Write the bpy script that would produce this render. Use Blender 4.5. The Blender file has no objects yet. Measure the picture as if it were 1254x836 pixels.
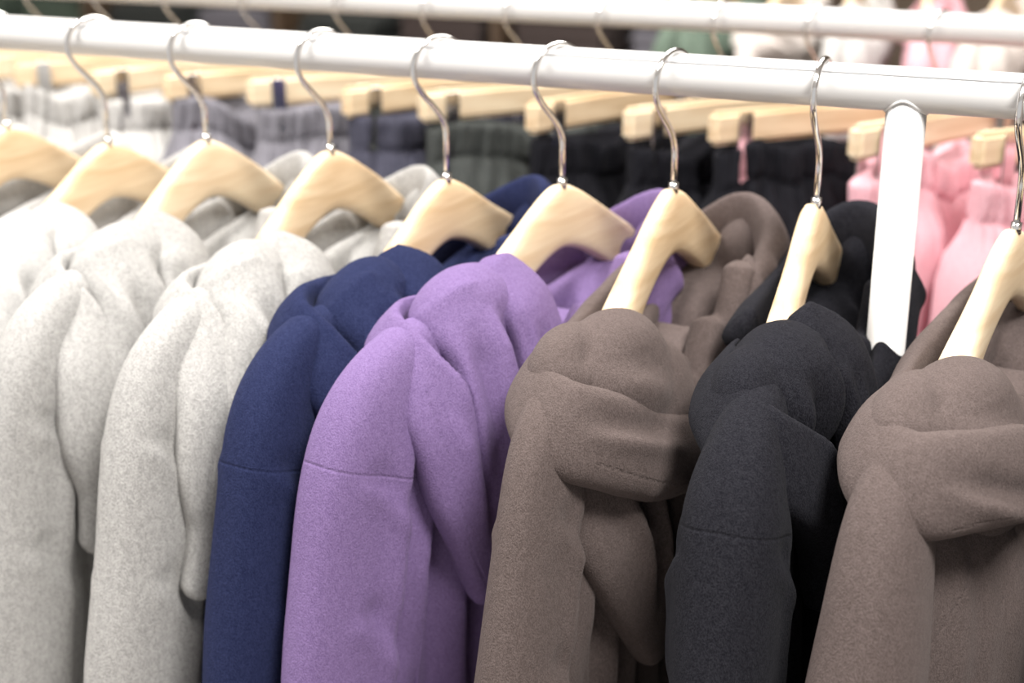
import bpy, bmesh, math, random, time
import numpy as np
from mathutils import Vector, noise, Matrix
RZ=1.45
sc=bpy.context.scene
sc.view_settings.view_transform='Standard'
sc.view_settings.look='None'

# ---------------------------------------------------------------- helpers
def link(o,parent=None):
    sc.collection.objects.link(o)
    if parent: o.parent=parent
    return o
def mesh_obj(name,verts,faces,mat=None,parent=None,smooth=True):
    me=bpy.data.meshes.new(name); me.from_pydata([tuple(v) for v in verts],[],faces); me.update()
    if smooth: me.polygons.foreach_set('use_smooth',[True]*len(me.polygons))
    o=bpy.data.objects.new(name,me); link(o,parent)
    if mat: me.materials.append(mat)
    return o
def empty(name,loc=(0,0,0),rz=0):
    e=bpy.data.objects.new(name,None); e.location=loc; e.rotation_euler=(0,0,rz); e.empty_display_size=.05
    return link(e)
def tube(name,pts,r,mat,parent=None,n=16,closed=False):
    P=[Vector(p) for p in pts]; N=len(P); V=[];F=[]
    up=None
    for i,p in enumerate(P):
        t=(P[min(i+1,N-1)]-P[max(i-1,0)]).normalized()
        if up is None:
            a=Vector((1,0,0)) if abs(t.x)<.9 else Vector((0,0,1))
            up=(a-t*a.dot(t)).normalized()
        else:
            up=(up-t*up.dot(t)).normalized()
        b=t.cross(up); rr=r[i] if isinstance(r,(list,tuple)) else r
        for k in range(n):
            a=2*math.pi*k/n
            V.append(p+(up*math.cos(a)+b*math.sin(a))*rr)
    for i in range(N-1):
        for k in range(n):
            F.append((i*n+k,i*n+(k+1)%n,(i+1)*n+(k+1)%n,(i+1)*n+k))
    F.append(tuple(range(n))[::-1]); F.append(tuple((N-1)*n+k for k in range(n)))
    return mesh_obj(name,V,F,mat,parent)
def catmull(K,n,periodic=False):
    K=np.array(K,float); m=len(K); out=[]
    seg=m if periodic else m-1
    for i in range(n):
        t=i/(n if periodic else n-1)*seg
        j=min(int(t),seg-1) ; f=t-j
        if periodic: a,b,c,d=K[(j-1)%m],K[j%m],K[(j+1)%m],K[(j+2)%m]
        else: a,b,c,d=K[max(j-1,0)],K[j],K[j+1],K[min(j+2,m-1)]
        out.append(.5*((2*b)+(-a+c)*f+(2*a-5*b+4*c-d)*f*f+(-a+3*b-3*c+d)*f**3))
    return np.array(out)
def sm(a,b,x):
    t=min(max((x-a)/(b-a),0),1); return t*t*(3-2*t)

# ---------------------------------------------------------------- materials
def nt(name):
    m=bpy.data.materials.new(name); m.use_nodes=True
    return m,m.node_tree.nodes,m.node_tree.links,m.node_tree.nodes['Principled BSDF']
def plain(name,col,rough=.5,metal=0,coat=0):
    m,N,L,b=nt(name); b.inputs['Base Color'].default_value=(*col,1); b.inputs['Roughness'].default_value=rough
    b.inputs['Metallic'].default_value=metal; b.inputs['Coat Weight'].default_value=coat
    return m
def fabric(name,c1,c2,fuzz=1.0,sheen=.25,scale=1300,seam=True,blot=.35):
    m,N,L,b=nt(name)
    tc=N.new('ShaderNodeTexCoord')
    mp=N.new('ShaderNodeMapping'); mp.inputs['Scale'].default_value=(1,1,.55)
    L.new(tc.outputs['Object'],mp.inputs[0])
    n1=N.new('ShaderNodeTexNoise'); n1.inputs['Scale'].default_value=scale; n1.inputs['Detail'].default_value=2
    L.new(mp.outputs[0],n1.inputs['Vector'])
    n2=N.new('ShaderNodeTexNoise'); n2.inputs['Scale'].default_value=scale*.25; n2.inputs['Detail'].default_value=3
    L.new(mp.outputs[0],n2.inputs['Vector'])
    mx=N.new('ShaderNodeMath'); mx.operation='MULTIPLY_ADD'; mx.inputs[1].default_value=blot; L.new(n2.outputs[0],mx.inputs[0]); L.new(n1.outputs[0],mx.inputs[2])
    cr=N.new('ShaderNodeValToRGB'); cr.color_ramp.elements[0].position=.34+.5*blot; cr.color_ramp.elements[1].position=.66+.5*blot
    cr.color_ramp.elements[0].color=(*c1,1); cr.color_ramp.elements[1].color=(*c2,1)
    L.new(mx.outputs[0],cr.inputs[0]); L.new(cr.outputs[0],b.inputs['Base Color'])
    b.inputs['Roughness'].default_value=1
    b.inputs['Specular IOR Level'].default_value=.03
    b.inputs['Sheen Weight'].default_value=sheen; b.inputs['Sheen Roughness'].default_value=.45
    b.inputs['Sheen Tint'].default_value=(*[min(1,x*1.4+.12) for x in c2],1)
    bp=N.new('ShaderNodeBump'); bp.inputs['Strength'].default_value=.6*fuzz; bp.inputs['Distance'].default_value=.0013
    L.new(mx.outputs[0],bp.inputs['Height'])
    if seam:
        at=N.new('ShaderNodeAttribute'); at.attribute_name='seam'
        ab=N.new('ShaderNodeMath'); ab.operation='ABSOLUTE'; L.new(at.outputs['Fac'],ab.inputs[0])
        mr=N.new('ShaderNodeMapRange'); mr.interpolation_type='SMOOTHSTEP'; mr.inputs[1].default_value=0; mr.inputs[2].default_value=.0018
        L.new(ab.outputs[0],mr.inputs[0])
        b2=N.new('ShaderNodeBump'); b2.inputs['Strength'].default_value=.5; b2.inputs['Distance'].default_value=.0012
        L.new(mr.outputs[0],b2.inputs['Height']); L.new(b2.outputs[0],bp.inputs['Normal'])
    L.new(bp.outputs[0],b.inputs['Normal'])
    return m
def wood(name,c1,c2):
    m,N,L,b=nt(name); tc=N.new('ShaderNodeTexCoord')
    mp=N.new('ShaderNodeMapping'); mp.inputs['Scale'].default_value=(90,6,70)
    L.new(tc.outputs['Object'],mp.inputs[0])
    n=N.new('ShaderNodeTexNoise'); n.inputs['Scale'].default_value=1.3; n.inputs['Detail'].default_value=7; n.inputs['Distortion'].default_value=.5
    L.new(mp.outputs[0],n.inputs['Vector'])
    cr=N.new('ShaderNodeValToRGB'); cr.color_ramp.elements[0].position=.34; cr.color_ramp.elements[1].position=.60
    cr.color_ramp.elements[0].color=(*c1,1); cr.color_ramp.elements[1].color=(*c2,1)
    L.new(n.outputs[0],cr.inputs[0]); L.new(cr.outputs[0],b.inputs['Base Color'])
    b.inputs['Roughness'].default_value=.4
    return m
M_white=plain('white_painted_metal',(.64,.635,.63),.35,0,.2)
M_groove=plain('rail_joint_gray',(.38,.38,.39),.5)
M_chrome=plain('chrome',(.78,.77,.76),.12,1)
M_woodA=wood('maple_wood',(.65,.47,.28),(.82,.65,.44))
M_woodB=wood('maple_wood_pale',(.71,.54,.35),(.84,.70,.50))
M_gray=fabric('heather_gray_fleece',(.27,.265,.258),(.42,.412,.40),scale=1150,blot=.5)
M_gray2=fabric('oatmeal_fleece',(.34,.335,.328),(.49,.482,.47),scale=1150,blot=.5)
M_navy=fabric('navy_fleece',(.013,.017,.048),(.024,.030,.076),sheen=.15)
M_purple=fabric('purple_fleece',(.145,.095,.215),(.208,.142,.295))
M_brown=fabric('mocha_fleece',(.080,.062,.058),(.124,.098,.093))
M_black=fabric('charcoal_fleece',(.009,.009,.012),(.021,.021,.026),sheen=.12)

# ---------------------------------------------------------------- rack
rack=empty('clothes_rack')
def rail(name,y,z,x0,x1,r=.015,par=None):
    tube(name+'_joint',[(x0+.01,y-.0112,z+.0102),(x1-.01,y-.0112,z+.0102)],.0007,M_groove,par or rack,8)
    return tube(name,[(x0,y,z),(x1,y,z)],r,M_white,par or rack,32)
rail('front_rail',0,RZ,-1.6,1.25)
YB=.517; ZB=1.436
rail('rear_rail',YB,ZB,-1.6,1.25)
for i,(x,y,z) in enumerate([(.292,0,RZ),(.75,YB,ZB),(-1.45,0,RZ),(-1.45,YB,ZB)]):
    tube('post_%d'%i,[(x,y,.02),(x,y,z-.004)],.0135,M_white,rack,32)
    tube('weld_bead_%d'%i,[(x+.0137*math.sin(a),y-.0137*math.cos(a),z-math.sqrt(max(.0150**2-(.0137*math.cos(a))**2,0))) for a in np.linspace(0,2*math.pi,49)],.0012,M_white,rack,10)
    tube('foot_%d'%i,[(x,y,.0),(x,y,.02)],.03,M_white,rack,24)
tube('base_bar',[(-1.45,0,.12),(-1.45,YB,.12)],.0125,M_white,rack)
tube('base_bar_front',[(-1.45,0,.12),(.292,0,.12)],.0125,M_white,rack)
tube('base_bar_rear',[(-1.45,YB,.12),(.75,YB,.12)],.0125,M_white,rack)

# ---------------------------------------------------------------- hangers
def f_top(s):
    a=abs(s)
    return -.088-(.6*(math.sqrt(a*a+.018**2)-.018))*(1-.12*sm(.14,.23,a))
def hook_pts(drop=-.095,yaw=0):
    pts=[]
    cy,cz,R=.004,-.0062,.0235
    for k in range(26):
        a=math.radians(-12+k*(212+12)/25)
        pts.append((0,-cy+math.cos(a)*R,cz+math.sin(a)*R))
    a=math.radians(212)
    ex,ez=-cy+math.cos(a)*R,cz+math.sin(a)*R
    for t in np.linspace(0.12,1,9):
        P0=np.array((ex,ez));P1=P0+np.array((.008,-.0135));P2=np.array((0,-.040));P3=np.array((0,-.058))
        q=(1-t)**3*P0+3*(1-t)**2*t*P1+3*(1-t)*t*t*P2+t**3*P3
        pts.append((0,q[0],q[1]))
    pts.append((0,0,drop))
    c,s=math.cos(yaw),math.sin(yaw)
    return [(x*c-y*s,x*s+y*c,z) for x,y,z in pts]
def wooden_hanger(X,rz,mat,dz=0,yaw=0):
    e=empty('wooden_hanger',(X,0,RZ),rz)
    n=72; V=[];F=[]; ns=16
    for i in range(n+1):
        s=-.195+.39*i/n; a=abs(s)
        h=.045+.005*math.exp(-(a/.03)**2)-.020*sm(.10,.195,a)
        th=.0080+.006*sm(.05,.15,a)
        end=math.sqrt(max(1-((a-.175)/.0201)**2,0.02)) if a>.175 else 1
        zt=f_top(s)-.004*sm(.12,.16,a)+dz*(1-sm(.06,.15,a)); zc=zt-h/2; xo=.004*(a/.22)**2-.003
        for k in range(ns):
            an=2*math.pi*k/ns; c,d=math.cos(an),math.sin(an)
            px=math.copysign(abs(c)**.6,c)*th*end; pz=math.copysign(abs(d)**.6,d)*h/2*(.6+.4*end)
            V.append((xo+px,-s,zc+pz))
    for i in range(n):
        for k in range(ns):
            F.append((i*ns+k,(i+1)*ns+k,(i+1)*ns+(k+1)%ns,i*ns+(k+1)%ns))
    F.append(tuple(range(ns))); F.append(tuple(n*ns+k for k in range(ns))[::-1])
    mesh_obj('wooden_arms',V,F,mat,e)
    tube('hook',hook_pts(-.095+dz,yaw),.0023,M_chrome,e,12)
    tube('hook_ferrule',[(0,0,-.083+dz),(0,0,-.0905+dz)],.0036,M_chrome,e,12)
    return e

# ---------------------------------------------------------------- hoodies
def shoulder(s): return f_top(s)
def torso_solid(W=.208,fat=0.0):
    V=[];F=[]; n=72
    T=[0,.01,.025,.05,.09,.14,.2,.27,.35,.43,.52,.6,.67]
    for j,dep in enumerate(T):
        d=.024+.006*sm(0,.08,dep)+.004*sm(.1,.5,dep)
        w=W+.004*sm(0,.1,dep)-.005*sm(.1,.3,dep)+.03*sm(.3,.6,dep)
        fl=sm(.02,.3,dep)
        for k in range(n):
            a=2*math.pi*k/n; c,sn=math.cos(a),math.sin(a)
            s=w*math.copysign(abs(c)**.85,c); x=d*math.copysign(abs(sn)**.6,sn)
            if sn>0: x+=fat*sm(.02,.13,dep)*math.cos(min(max((s-.10)/.26,-1),1)*math.pi/2)*abs(sn)**.6
            zs=shoulder(s)+.007
            zs-=.105*(1-sm(.07,.135,abs(s)))*(1-fl)
            z=zs*(1-fl)+fl*(-.165)-dep
            V.append((x,s,z))
    for j in range(len(T)-1):
        for k in range(n):
            F.append((j*n+k,j*n+(k+1)%n,(j+1)*n+(k+1)%n,(j+1)*n+k))
    for base,fl in ((0,False),((len(T)-1)*n,True)):
        for k in range(1,n//2-1):
            q=(base+k,base+k+1,base+n-k-1,base+n-k)
            F.append(q if fl else q[::-1])
        for a,b,c in ((0,1,n-1),(n//2,n//2+1,n//2-1)):
            F.append((base+a,base+b,base+c) if fl else (base+c,base+b,base+a))
    return V,F
def sleeve_solid(sign):
    K=[(.145,-.180),(.180,-.187),(.206,-.210),(.221,-.25),(.237,-.33),(.254,-.42),(.272,-.54),(.284,-.66),(.286,-.72),(.286,-.745)]
    RU=[.028,.036,.044,.050,.053,.053,.048,.043,.036,.034]
    RX=[.018,.022,.025,.027,.029,.030,.031,.031,.028,.027]
    C=catmull([(k[0],k[1],ru,rx) for k,ru,rx in zip(K,RU,RX)],46); V=[];F=[];n=32
    for i,(s,z,ru,rx) in enumerate(C):
        t=C[min(i+1,45)][:2]-C[max(i-1,0)][:2]; t/=np.linalg.norm(t); nrm=np.array((-t[1],t[0]))
        for k in range(n):
            a=2*math.pi*k/n; c,sn=math.cos(a),math.sin(a)
            o=ru*math.copysign(abs(c)**.9,c)
            V.append((rx*math.copysign(abs(sn)**.8,sn),sign*(s+nrm[0]*o),z+nrm[1]*o))
    for i in range(45):
        for k in range(n):
            q=(i*n+k,i*n+(k+1)%n,(i+1)*n+(k+1)%n,(i+1)*n+k)
            F.append(q if sign>0 else q[::-1])
    a=tuple(range(n)); b=tuple(45*n+k for k in range(n))
    F.append(a[::-1] if sign>0 else a); F.append(b if sign>0 else b[::-1])
    return V,F
def roll(path,n=28,m=36,closed=False,skew=.0):
    """fold of cloth: path of (x,s,z,width,thick)"""
    C=catmull(path,m,closed); V=[];F=[]
    if not closed:
        C=np.vstack([C[:1],C,C[-1:]]); C[0,3:]*=.45; C[-1,3:]*=.45
        d=C[1,:3]-C[2,:3]; C[0,:3]+=d/np.linalg.norm(d)*C[1,4]*.7
        d=C[-2,:3]-C[-3,:3]; C[-1,:3]+=d/np.linalg.norm(d)*C[-2,4]*.7
        m=m+2
    for i in range(m):
        p=C[i,:3]
        if closed: t=C[(i+1)%m,:3]-C[i-1,:3]
        else: t=C[min(i+1,m-1),:3]-C[max(i-1,0),:3]
        t/=np.linalg.norm(t)+1e-9
        out=np.array((p[0]/.03,(p[1]-.03)/.16,.35)); out-=t*out.dot(t); out/=np.linalg.norm(out)
        b=np.cross(t,out)
        for k in range(n):
            a=2*math.pi*k/n; c,s=math.cos(a),math.sin(a)
            th=max(C[i,4]*(1-skew*c),.0055)
            q=p+b*math.copysign(abs(c)**.9,c)*C[i,3]+out*(math.copysign(abs(s)**.8,s)*th)
            V.append(tuple(q))
    for i in range(m if closed else m-1):
        for k in range(n):
            j=(i+1)%m
            F.append((i*n+k,i*n+(k+1)%n,j*n+(k+1)%n,j*n+k))
    if not closed:
        F.append(tuple(range(n))[::-1]); F.append(tuple((m-1)*n+k for k in range(n)))
    return V,F
def blob(c,r,n=28,m=16):
    V=[(c[0],c[1],c[2]+r[2])]
    for i in range(1,m):
        th=math.pi*i/m
        for k in range(n):
            a=2*math.pi*k/n
            V.append((c[0]+r[0]*math.sin(th)*math.cos(a),c[1]+r[1]*math.sin(th)*math.sin(a),c[2]+r[2]*math.cos(th)))
    V.append((c[0],c[1],c[2]-r[2])); F=[]
    for k in range(n):
        F.append((0,1+k,1+(k+1)%n)); b=1+(m-2)*n
        F.append((b+k,len(V)-1,b+(k+1)%n))
        for i in range(m-2):
            a=1+i*n
            F.append((a+k,a+n+k,a+n+(k+1)%n,a+(k+1)%n))
    return V,F
FARB=[blob((.022,-.125,-.170),(.030,.045,.046)),blob((.004,-.078,-.212),(.034,.062,.050)),
      roll([(-.024,.06,-.215,.030,.010),(-.026,.0,-.205,.032,.011),(-.020,-.06,-.190,.030,.011),(.005,-.10,-.170,.024,.010)]),
      roll([(.044,-.035,-.150,.022,.011),(.046,-.010,-.195,.024,.012),(.046,.015,-.240,.022,.010),(.036,.02,-.28,.018,.008)],skew=.5),
      roll([(.036,.005,-.185,.020,.011),(.040,.035,-.220,.024,.011),(.042,.050,-.255,.020,.010),(.032,.05,-.29,.016,.008)],skew=.5),
      roll([(.030,.075,-.190,.020,.011),(.034,.080,-.235,.024,.012),(.030,.085,-.28,.020,.010)],skew=.5)]
def hood_G(j,lift=0.0,tail=True):
    fb=FARB if tail else FARB[:3]
    g=[[blob((.012,.142,-.190),(.042,.060,.055)),blob((.026,.112,-.212),(.032,.050,.052)),blob((-.006,.172,-.180),(.030,.046,.042))]+fb,
     [roll([(-.034,.12,-.176,.020,.010),(-.026,.190,-.177,.024,.013),(.006,.221,-.187,.030,.016),(.036,.196,-.205+lift*.5,.030,.016),(.051,.154,-.226+lift,.027,.014),
           (.058,.108,-.238+lift,.023,.012),(.061,.065,-.238+lift,.020,.012),(.060,.015,-.216+lift*.7,.022,.012),(.058,-.035,-.170,.026,.013),(.052,-.088,-.142,.028,.014),
           (.022,-.122,-.130,.026,.013),(-.012,-.108,-.140,.022,.012),(-.034,-.05,-.155,.020,.012),(-.038,.05,-.168,.018,.011)],closed=True,m=90,skew=.35)]]
    if tail: g+=[[roll([(.018,.195,-.225,.038,.012),(.034,.172,-.265,.046,.013),(.042,.150,-.320,.038,.012),(.044,.132,-.385,.014,.009)],skew=.6),
      roll([(.046,.115,-.240,.024,.012),(.050,.105,-.290,.024,.011),(.046,.118,-.350,.012,.008)],skew=.3)]]
    return g+([[roll([(.050,-.03,-.150,.024,.012),(.058,-.06,-.195,.032,.013),(.054,-.05,-.25,.026,.010)],skew=.5)]] if tail else [])
hood_I=lambda j:hood_G(j,.034,False)
def SG(lift=0): return {1:[(.225,-.206),(.203,-.220+lift*.5),(.180,-.232+lift*.7),(.145,-.244+lift),(.105,-.254+lift),(.06,-.254+lift)]}
HG=[([(.235,-.178),(.19,-.196),(.14,-.218)],.005,.009),
    ([(.18,-.23),(.160,-.28),(.148,-.34)],.006,.010),([(.150,-.25),(.138,-.29),(.130,-.34)],.004,.008),([(-.05,-.13),(-.07,-.17),(-.06,-.24)],.005,.012)]
HG0=[([(.21,-.150),(.165,-.160),(.11,-.185)],.0035,.015)]
def hood_F(j,tip=(.145,-.355),top=0.0,w=1.0):
    ts,tz=tip; k=ts-.145
    long=k>.05
    e2=(.046,ts-.02,tz+.055,.012,.009) if long else (.048,ts,tz+.03,.010,.009)
    e3=(.050,ts-.05,tz+.060,.012,.009) if long else (.054,ts-.015,tz+.03,.012,.009)
    e1=(.042,ts-.004,tz-.005,.012,.008) if long else (.044,ts,tz,.014,.009)
    return [[blob((.006,.120,-.172+top),(.038,.052,.050)),
     roll([(.006,.145,-.146+top,.028,.018),(.034,.145+.1*k,-.174,.024,.016),(.048,.148+.35*k,-.215,.022,.014),(.050,.150+.62*k,-.255,.018,.012),e2],skew=.3,m=40)]+FARB,
     [roll([(.008,.100,-.138+top,.026,.016),(.038,.092,-.158,.026,.015),(.056,.095+.25*k,-.200,.026,.014),(.058,.108+.45*k,-.24,.023,.012),e3],skew=.5,m=44)],
     [roll([(-.034,.10,-.166,.018,.010),(-.024,.170,-.164,.022,.012),(.010,.190,-.182,.024,.014),(.036,.182+.25*k,-.218,.026,.015),(.046,.172+.5*k,-.265,.027,.013),(.046,(ts+.165+.3*k)/2,(tz-.25)/2-.01,.025,.012),e1],skew=.6,m=50)],
     [roll([(.050,.095,-.215,.018,.012),(.057,.045,-.216,.022,.012),(.058,.0,-.198,.022,.013),(.057,-.040,-.160,.024,.014),(.048,-.082,-.138,.026,.014),
           (.020,-.118,-.130,.024,.014),(-.012,-.107,-.140,.020,.012),(-.032,-.05,-.158,.018,.012),(-.036,.05,-.170,.018,.012),(-.032,.11,-.165,.018,.012)],m=64,skew=.5),
     roll([(.050,-.04,-.160,.024,.012),(.056,-.055,-.205,.030,.012),(.052,-.03,-.26,.022,.009)],skew=.5)]]
HF=[([(.160,-.150),(.160,-.20),(.158,-.28)],.007,.011),([(.120,-.140),(.125,-.20),(.140,-.30)],.007,.011),
    ([(.18,-.20),(.172,-.25),(.158,-.31)],.0035,.008),([(.10,-.16),(.105,-.21),(.12,-.28)],.004,.008),
    ([(-.05,-.13),(-.07,-.17),(-.06,-.24)],.005,.012)]
SF={2:[(.196,-.190),(.197,-.22),(.190,-.265),(.175,-.31),(.155,-.35)]}
def hood_H(j):
    return [[blob((.004,.130,-.178),(.038,.056,.046)),blob((-.008,.160,-.176),(.028,.044,.038))]+FARB,
     [roll([(-.034,.10,-.170,.018,.010),(-.028,.170,-.172,.022,.012),(.002,.206,-.186,.027,.016),(.034,.186,-.214,.028,.015),(.044,.158,-.255,.024,.013),(.046,.148,-.31,.014,.009)],skew=.5,m=44)],
     [roll([(.010,.110,-.148,.030,.016),(.040,.096,-.168,.028,.015),(.055,.100,-.215,.026,.013),(.057,.112,-.28,.020,.011),(.050,.125,-.35,.010,.008)],skew=.5,m=40)],
     [roll([(.052,.085,-.210,.018,.012),(.056,.045,-.208,.022,.012),(.057,.0,-.188,.022,.013),(.057,-.040,-.154,.024,.014),(.048,-.082,-.134,.026,.014),
           (.020,-.118,-.129,.024,.014),(-.012,-.107,-.140,.020,.012),(-.032,-.05,-.158,.018,.012),(-.036,.05,-.166,.018,.012)],m=60,skew=.5)]]
BODY=[([(.198,-.215),(.210,-.27),(.228,-.38),(.245,-.50)],.0065,.013),
      ([(.250,-.235),(.232,-.255),(.205,-.290)],.003,.010),
      ([(.265,-.33),(.25,-.35),(.218,-.40)],.003,.012),
      ([(.168,-.215),(.172,-.27),(.182,-.33),(.182,-.50)],.0095,.011),
      ([(.135,-.23),(.145,-.31),(.150,-.50)],.0080,.013),
      ([(.100,-.22),(.112,-.31),(.115,-.50)],.0080,.013),
      ([(.055,-.20),(.070,-.30),(.070,-.50)],.0080,.014)]
def remeshed(V,F,voxel,smooth_it):
    me=bpy.data.meshes.new('tmp'); me.from_pydata(V,[],F); me.update()
    bm=bmesh.new(); bm.from_mesh(me); bmesh.ops.recalc_face_normals(bm,faces=bm.faces); bm.to_mesh(me); bm.free()
    o=bpy.data.objects.new('tmp',me); sc.collection.objects.link(o)
    r=o.modifiers.new('r','REMESH'); r.mode='VOXEL'; r.voxel_size=voxel
    s=o.modifiers.new('s','SMOOTH'); s.iterations=smooth_it; s.factor=.5
    dg=bpy.context.evaluated_depsgraph_get(); ev=o.evaluated_get(dg)
    out=bpy.data.meshes.new_from_object(ev); bpy.data.objects.remove(o); bpy.data.meshes.remove(me)
    return out
def pl_dist(s,z,pl):
    best=np.full(s.shape,9.); sg=np.zeros(s.shape); tt=np.zeros(s.shape)
    n=len(pl)-1
    for i in range(n):
        ax,ay=pl[i]; bx,by=pl[i+1]; dx,dy=bx-ax,by-ay; L=dx*dx+dy*dy
        t=((s-ax)*dx+(z-ay)*dy)/L; tc=np.clip(t,0,1)
        ex=s-ax-tc*dx; ey=z-ay-tc*dy; d=np.hypot(ex,ey)
        m=d<best; best[m]=d[m]; sg[m]=np.sign(dx*(z-ay)-dy*(s-ax))[m]; tt[m]=((i+tc)/n)[m]
    return best,sg,tt
def crease(s,z,pl,A,w):
    """asymmetric fold: ridge on one side of the line, valley on the other"""
    best,sg,tt=pl_dist(s,z,pl)
    fade=np.clip(np.minimum(tt*4,(1-tt)*3),0,1)
    u=sg*best/w
    return A*fade*(2.0*u*np.exp(-u*u)-.5*np.exp(-u*u*3))
def bend_pl(pl,rng,amt):
    a,b=rng.uniform(-amt,amt),rng.uniform(-amt,amt)
    return [(p[0]+a+b*i/len(pl),p[1]+rng.uniform(-amt,amt)*.6) for i,p in enumerate(pl)]
def sculpt(me,seed,strokes,body,seamq=.302,seampl=None,amp=1.0):
    rng=random.Random(seed*7+1); oa,ob=rng.uniform(0,90),rng.uniform(0,90)
    nv=len(me.vertices); co=np.empty(nv*3); me.vertices.foreach_get('co',co); co=co.reshape(-1,3)
    no=np.array([tuple(v.normal) for v in me.vertices])
    S=-co[:,1]; Z=co[:,2]; nz=noise.noise
    D=np.zeros(nv); nx2=no[:,0]*np.abs(no[:,0])
    for (pl,A,w) in strokes:
        pl=bend_pl(pl,rng,.008 if body else .005); A*=rng.uniform(.8,1.25)*amp
        c=crease(S,Z,pl,A,w)*np.clip(nx2*1.4,0,1); D+=c
        if body:
            c=crease(-S,Z,bend_pl(pl,rng,.01),A,w)*np.clip(np.abs(nx2)*1.4,0,1); D+=c
            c=crease(S,Z,bend_pl(pl,rng,.01),A,w)*np.clip(-nx2*1.4,0,1); D+=c
    for i in range(nv):
        x,y,z=co[i]
        if z<-.55: continue
        s=-y; nx=no[i,0]; side=7.3 if nx>0 else 0
        if body: D[i]+=(.010*abs(nx)+.002)*nz(Vector((s*8+oa,x*6+side,z*3.4+ob)))*sm(-.14,-.22,z)+.0018*nz(Vector((s*20+ob,x*12,z*12+s*9+oa)))
        else: D[i]+=.0042*nz(Vector((s*15+ob,x*13,z*13+oa)))+.0006*nz(Vector((s*45+ob,x*40,z*30+oa)))
    co+=no*D[:,None]
    me.vertices.foreach_set('co',co.reshape(-1))
    a=np.abs(S); seam=np.full(nv,.1)
    if body and seamq:
        q=(-Z)*.93+a*.34-seamq
        seam=q+np.maximum(0,.180-a)*1.5
    if seampl:
        d,sg,tt=pl_dist(S,Z,seampl); d=d+np.clip(.3-no[:,0],0,1)*.1
        seam=np.minimum(np.abs(seam),d)
    at=me.attributes.new('seam','FLOAT','POINT'); at.data.foreach_set('value',seam)
    me.polygons.foreach_set('use_smooth',[True]*len(me.polygons))
def solids(parts):
    V=[];F=[]
    for v,f in parts:
        b=len(V); V+=[(p[0],-p[1],p[2]) for p in v]; F+=[tuple(i+b for i in q) for q in f]
    return V,F
def hoodie(X,rz,mat,seed,hood,hs,seamq,seams,bodyseam=None):
    e=empty('hoodie',(X,0,RZ),rz); out=[]
    V,F=solids([torso_solid(.208,.036 if bodyseam else 0),sleeve_solid(1),sleeve_solid(-1)])
    me=remeshed(V,F,.0038,3); sculpt(me,seed,BODY,True,seamq,bodyseam,.18 if bodyseam else 1)
    me.materials.clear(); me.materials.append(mat); me.name='body_and_sleeves'
    link(bpy.data.objects.new('body_and_sleeves',me),e); out.append(me)
    for k,g in enumerate(hood(seed)):
        V,F=solids(g); me=remeshed(V,F,.0027,3); sculpt(me,seed+k,(HG0 if (hs is HG and k==0) else hs),False,0,seams.get(k))
        me.materials.clear(); me.materials.append(mat); me.name='hood_fold'
        link(bpy.data.objects.new('hood_layer_%d'%k,me),e); out.append(me)
    return e,out

R=math.radians
hd=lambda j:hood_F(j,(.250,-.345),-.004)
he=lambda j:hood_F(j,(.155,-.27),-.006)
hc=lambda j:hood_F(j,(.225,-.345),-.002)
# X, garment twist, hanger twist, hanger dz, hook swivel
SPEC=[(-.62,0,0,0,-30,M_gray2,hc,HF,0,{},None),(-.508,0,0,.003,-25,M_gray2,hood_I,HG,0,{},None),(-.392,R(-1),0,-.003,-34,M_gray2,hd,HF,0,{},None),
      (-.2856,R(-1),R(1),.008,-29,M_gray,hc,HF,0,{},None),(-.1626,R(-3),R(-1),.009,-27,M_gray,hd,HF,0,{},None),(-.0565,R(-4.5),R(-3),-.005,-31,M_navy,he,HF,.31,SF,None),
      (.042,R(-13),R(-9),0,-20,M_purple,hood_F,HF,.302,SF,None),(.1305,R(-1),0,.005,-15,M_brown,hood_G,HG,0,SG(),None),(.2358,R(4),R(4),.004,-5,M_black,hood_H,HF,.292,SF,None),
      (.370,R(-8),R(-8),0,0,M_brown,hood_I,HG,0,SG(.034),[(.125,-.20),(.150,-.235),(.190,-.275),(.225,-.315),(.25,-.37),(.262,-.45)]),(.51,0,0,0,-10,M_black,hood_H,HF,.3,SF,None)]
mes=[]
for i,(X,rz,hz,dz,yaw,m,h,hs,sq,ss,bs) in enumerate(SPEC):
    wooden_hanger(X,hz,M_woodA if i%3 else M_woodB,dz,R(yaw))
    mes.append(hoodie(X,rz,m,11+i*3,h,hs,sq,ss,bs)[1])

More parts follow.
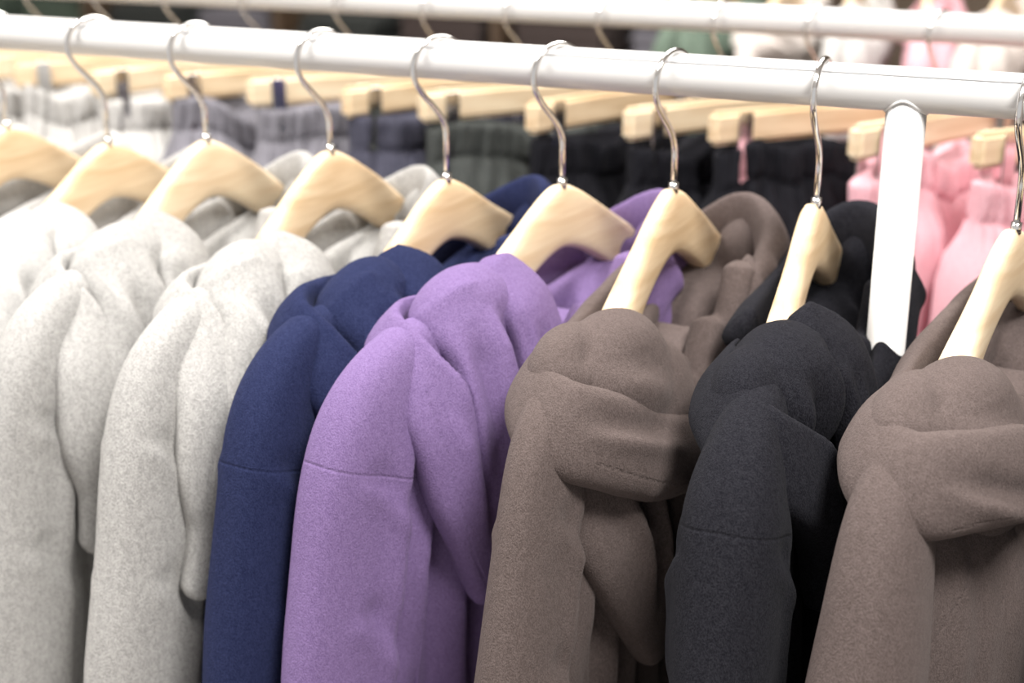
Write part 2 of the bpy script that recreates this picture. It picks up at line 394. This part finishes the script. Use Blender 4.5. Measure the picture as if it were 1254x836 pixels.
# ---------------------------------------------------------------- trousers on clip hangers (rear rail)
def trousers(X,rz,mat,seed,top=-.126,width=.25):
    e=empty('folded_trousers',(X,YB,ZB),rz)
    rng=random.Random(seed); V=[];F=[];n=260
    T=[0,.004,.012,.02,.028,.034,.038,.042,.05,.06,.075,.1,.15,.25,.4,.6,.8]
    o=rng.uniform(0,99); tilt=rng.uniform(-.09,.09)
    for j,d in enumerate(T):
        w=width/2*(1+.22*sm(.03,.12,d))-(.02*sm(.3,.8,d))
        th=.022+.024*sm(.03,.09,d)+.006*sm(.1,.4,d)
        if j==0: th*=.75
        for k in range(n):
            a=2*math.pi*k/n; c,sn=math.cos(a),math.sin(a); side=1 if sn>0 else 5
            y=w*math.copysign(abs(c)**.8,c); x=th*math.copysign(abs(sn)**.6,sn)
            am=1 if d<.045 else (1-sm(.045,.18,d))
            u=y/w*.13
            r=(.010*noise.noise(Vector((u*80,o,side+d*14)))+.011*noise.noise(Vector((u*190,o,side+d*22))))*am
            r+=.018*noise.noise(Vector((u*22+o,d*6,side*3)))*sm(.02,.1,d)
            if abs(d-.038)<.003: r-=.007
            V.append((x+r*(1 if sn>0 else -1)*abs(sn)**.5,y,top-d+(.030*noise.noise(Vector((u*14,o,1.3)))+tilt*y-.003)*(1-sm(.1,.3,d))))
    for j in range(len(T)-1):
        for k in range(n):
            F.append((j*n+k,j*n+(k+1)%n,(j+1)*n+(k+1)%n,(j+1)*n+k))
    F.append(tuple(range(n))[::-1]); F.append(tuple((len(T)-1)*n+k for k in range(n)))
    mesh_obj('waist_and_legs',V,F,mat,e)
    return e
def box(name,c,s,mat,parent,bev=.002):
    bm=bmesh.new(); bmesh.ops.create_cube(bm,size=1)
    for v in bm.verts: v.co=Vector((v.co.x*s[0]+c[0],v.co.y*s[1]+c[1],v.co.z*s[2]+c[2]))
    if bev: bmesh.ops.bevel(bm,geom=bm.edges[:],offset=bev,segments=3,affect='EDGES')
    me=bpy.data.meshes.new(name); bm.to_mesh(me); bm.free(); me.materials.append(mat)
    o=bpy.data.objects.new(name,me); return link(o,parent)
def clip_hanger(X,rz,mat,yaw=0):
    e=empty('clip_hanger',(X,YB,ZB),rz)
    box('wooden_bar',(0,0,-.100),(.018,.27,.034),mat,e,.005)
    tube('hook',hook_pts(-.085,yaw),.0018,M_chrome,e,10)
    for k,y in enumerate((-.10,.10)):
        box('clip_plate_a_%d'%k,(.0125,y,-.120),(.0018,.017,.072),M_chrome,e,.0006)
        box('clip_plate_b_%d'%k,(-.0125,y,-.120),(.0018,.017,.072),M_chrome,e,.0006)
        tube('clip_spring_%d'%k,[(-.013,y,-.112),(.013,y,-.112)],.004,M_chrome,e,10)
    return e
M_pink=fabric('pink_fleece',(.72,.37,.43),(.84,.50,.55),seam=False)
M_slate=fabric('slate_fleece',(.05,.05,.075),(.09,.09,.12),seam=False)
M_slate2=fabric('gray_slate_fleece',(.17,.165,.195),(.28,.27,.30),seam=False)
M_olive=fabric('gray_green_fleece',(.045,.05,.05),(.085,.09,.085),seam=False)
M_blk2=fabric('black_fleece',(.009,.009,.011),(.020,.020,.025),sheen=.12,seam=False)
M_pale=fabric('pale_gray_fleece',(.46,.445,.435),(.64,.63,.61),seam=False)
P=[(-1.05,M_pale),(-.93,M_pale),(-.81,M_pale),(-.70,M_pale),(-.58,M_slate2),(-.45,M_slate2),(-.335,M_slate),(-.225,M_olive),(-.115,M_blk2),(.01,M_blk2),(.115,M_blk2),(.235,M_pink),(.365,M_pink),(.48,M_pink),(.61,M_blk2)]
for i,(x,m) in enumerate(P):
    a=R(-30+((i*37)%23)-11)
    clip_hanger(x,a,M_woodB if i%2 else M_woodA,R((i*53)%30-10)); trousers(x,a,m,i+5)

# ---------------------------------------------------------------- farther rack of pale clothes
rack2=empty('clothes_rack')
rail('rail',1.9,1.46,-.55,1.6,par=rack2)
for k,x in enumerate((-.5,1.55)): tube('post_%d'%k,[(x,1.9,0),(x,1.9,1.46)],.0135,M_white,rack2,24)
M_cream=fabric('cream_fleece',(.62,.55,.51),(.72,.66,.62),seam=False)
M_sage=fabric('sage_fleece',(.10,.14,.11),(.15,.19,.15),seam=False)
for i in range(14):
    x=-.42+i*.14
    m=[M_sage,M_cream,M_pale,M_pink,M_cream,M_cream,M_pink][i%7] if i else M_sage
    h=wooden_hanger(x,R(-8+5*(i%4)),M_woodB); h.location=(x,1.9,1.46)
    e=empty('hoodie',(x,1.9,1.46),R(-8+5*(i%4)))
    for k,me in enumerate(mes[i%len(mes)]):
        o=bpy.data.objects.new('cloth_%d'%k,me); link(o,e)
        o.material_slots[0].link='OBJECT'; o.material_slots[0].material=m

# ---------------------------------------------------------------- dark display shelving with folded clothes
M_dk=wood('walnut_wood',(.07,.045,.03),(.12,.08,.05))
shelf=empty('display_shelf',(-2.1,3.0,0))
for k in range(5): box('board_%d'%k,(0,0,.25+.38*k),(3.0,.45,.03),M_dk,shelf,.003)
for k in range(5): box('upright_%d'%k,(-1.5+.75*k,0,.95),(.03,.45,1.9),M_dk,shelf,.003)
box('back_panel',(0,.22,.95),(3.0,.02,1.9),M_dk,shelf,0)
stack=empty('folded_clothes_stack',(-2.1,3.0,0))
rng=random.Random(4)
cols=[M_olive,M_slate2,M_sage,M_brown,M_cream,M_brown,M_slate]
for k in range(4):
    for c in range(8):
        m=cols[rng.randrange(7)]
        for l in range(rng.randrange(3,7)):
            box('folded_%d_%d_%d'%(k,c,l),(-1.3+.37*c+rng.uniform(-.01,.01),-.04,.29+.38*k+l*.036),(.28,.30,.034),m,stack,.014)

# ---------------------------------------------------------------- room
M_floor=plain('polished_concrete',(.45,.41,.37),.35); M_wall=plain('warm_brown_wall',(.26,.20,.15),.7)
M_walll=plain('pale_wall',(.75,.70,.66),.8); M_ceil=plain('ceiling_paint',(.8,.8,.8),.9)
box('floor',(0,1.2,-.05),(9,9,.1),M_floor,None,0)
box('wall_back',(0,4.6,1.5),(9,.1,3.1),M_wall,None,0)
box('wall_left',(-4.45,1.2,1.5),(.1,7,3.1),M_walll,None,0)
box('wall_right',(4.45,1.2,1.5),(.1,7,3.1),M_walll,None,0)
box('ceiling',(0,1.2,3.1),(9,9,.1),M_ceil,None,0)

# ---------------------------------------------------------------- lights
def area(name,loc,rot,size,power,col=(1,.968,.925)):
    l=bpy.data.lights.new(name,'AREA'); l.energy=power; l.size=size; l.color=col; l.shape='SQUARE'
    o=bpy.data.objects.new(name,l); o.location=loc; o.rotation_euler=rot; return link(o)
area('ceiling_light_panel',(-1.0,-.7,2.9),(R(-14),R(-18),0),.65,64)
area('ceiling_light_panel.001',(1.0,-.9,2.9),(R(-18),R(22),0),.6,84)
area('ceiling_light_panel.002',(-.3,1.2,2.95),(0,0,0),1.6,95)
w=bpy.data.worlds.new('world'); sc.world=w; w.use_nodes=True
w.node_tree.nodes['Background'].inputs[0].default_value=(1,.98,.97,1); w.node_tree.nodes['Background'].inputs[1].default_value=.7

# ---------------------------------------------------------------- camera
cam=bpy.data.cameras.new('cam'); co=bpy.data.objects.new('camera',cam); link(co); sc.camera=co
cam.lens=50; cam.sensor_width=36
co.location=(.455,-.9755,1.595); co.rotation_euler=(R(90-18.7),0,R(25))
cam.dof.use_dof=True; cam.dof.focus_distance=.87; cam.dof.aperture_fstop=4.5
cam.clip_start=.01
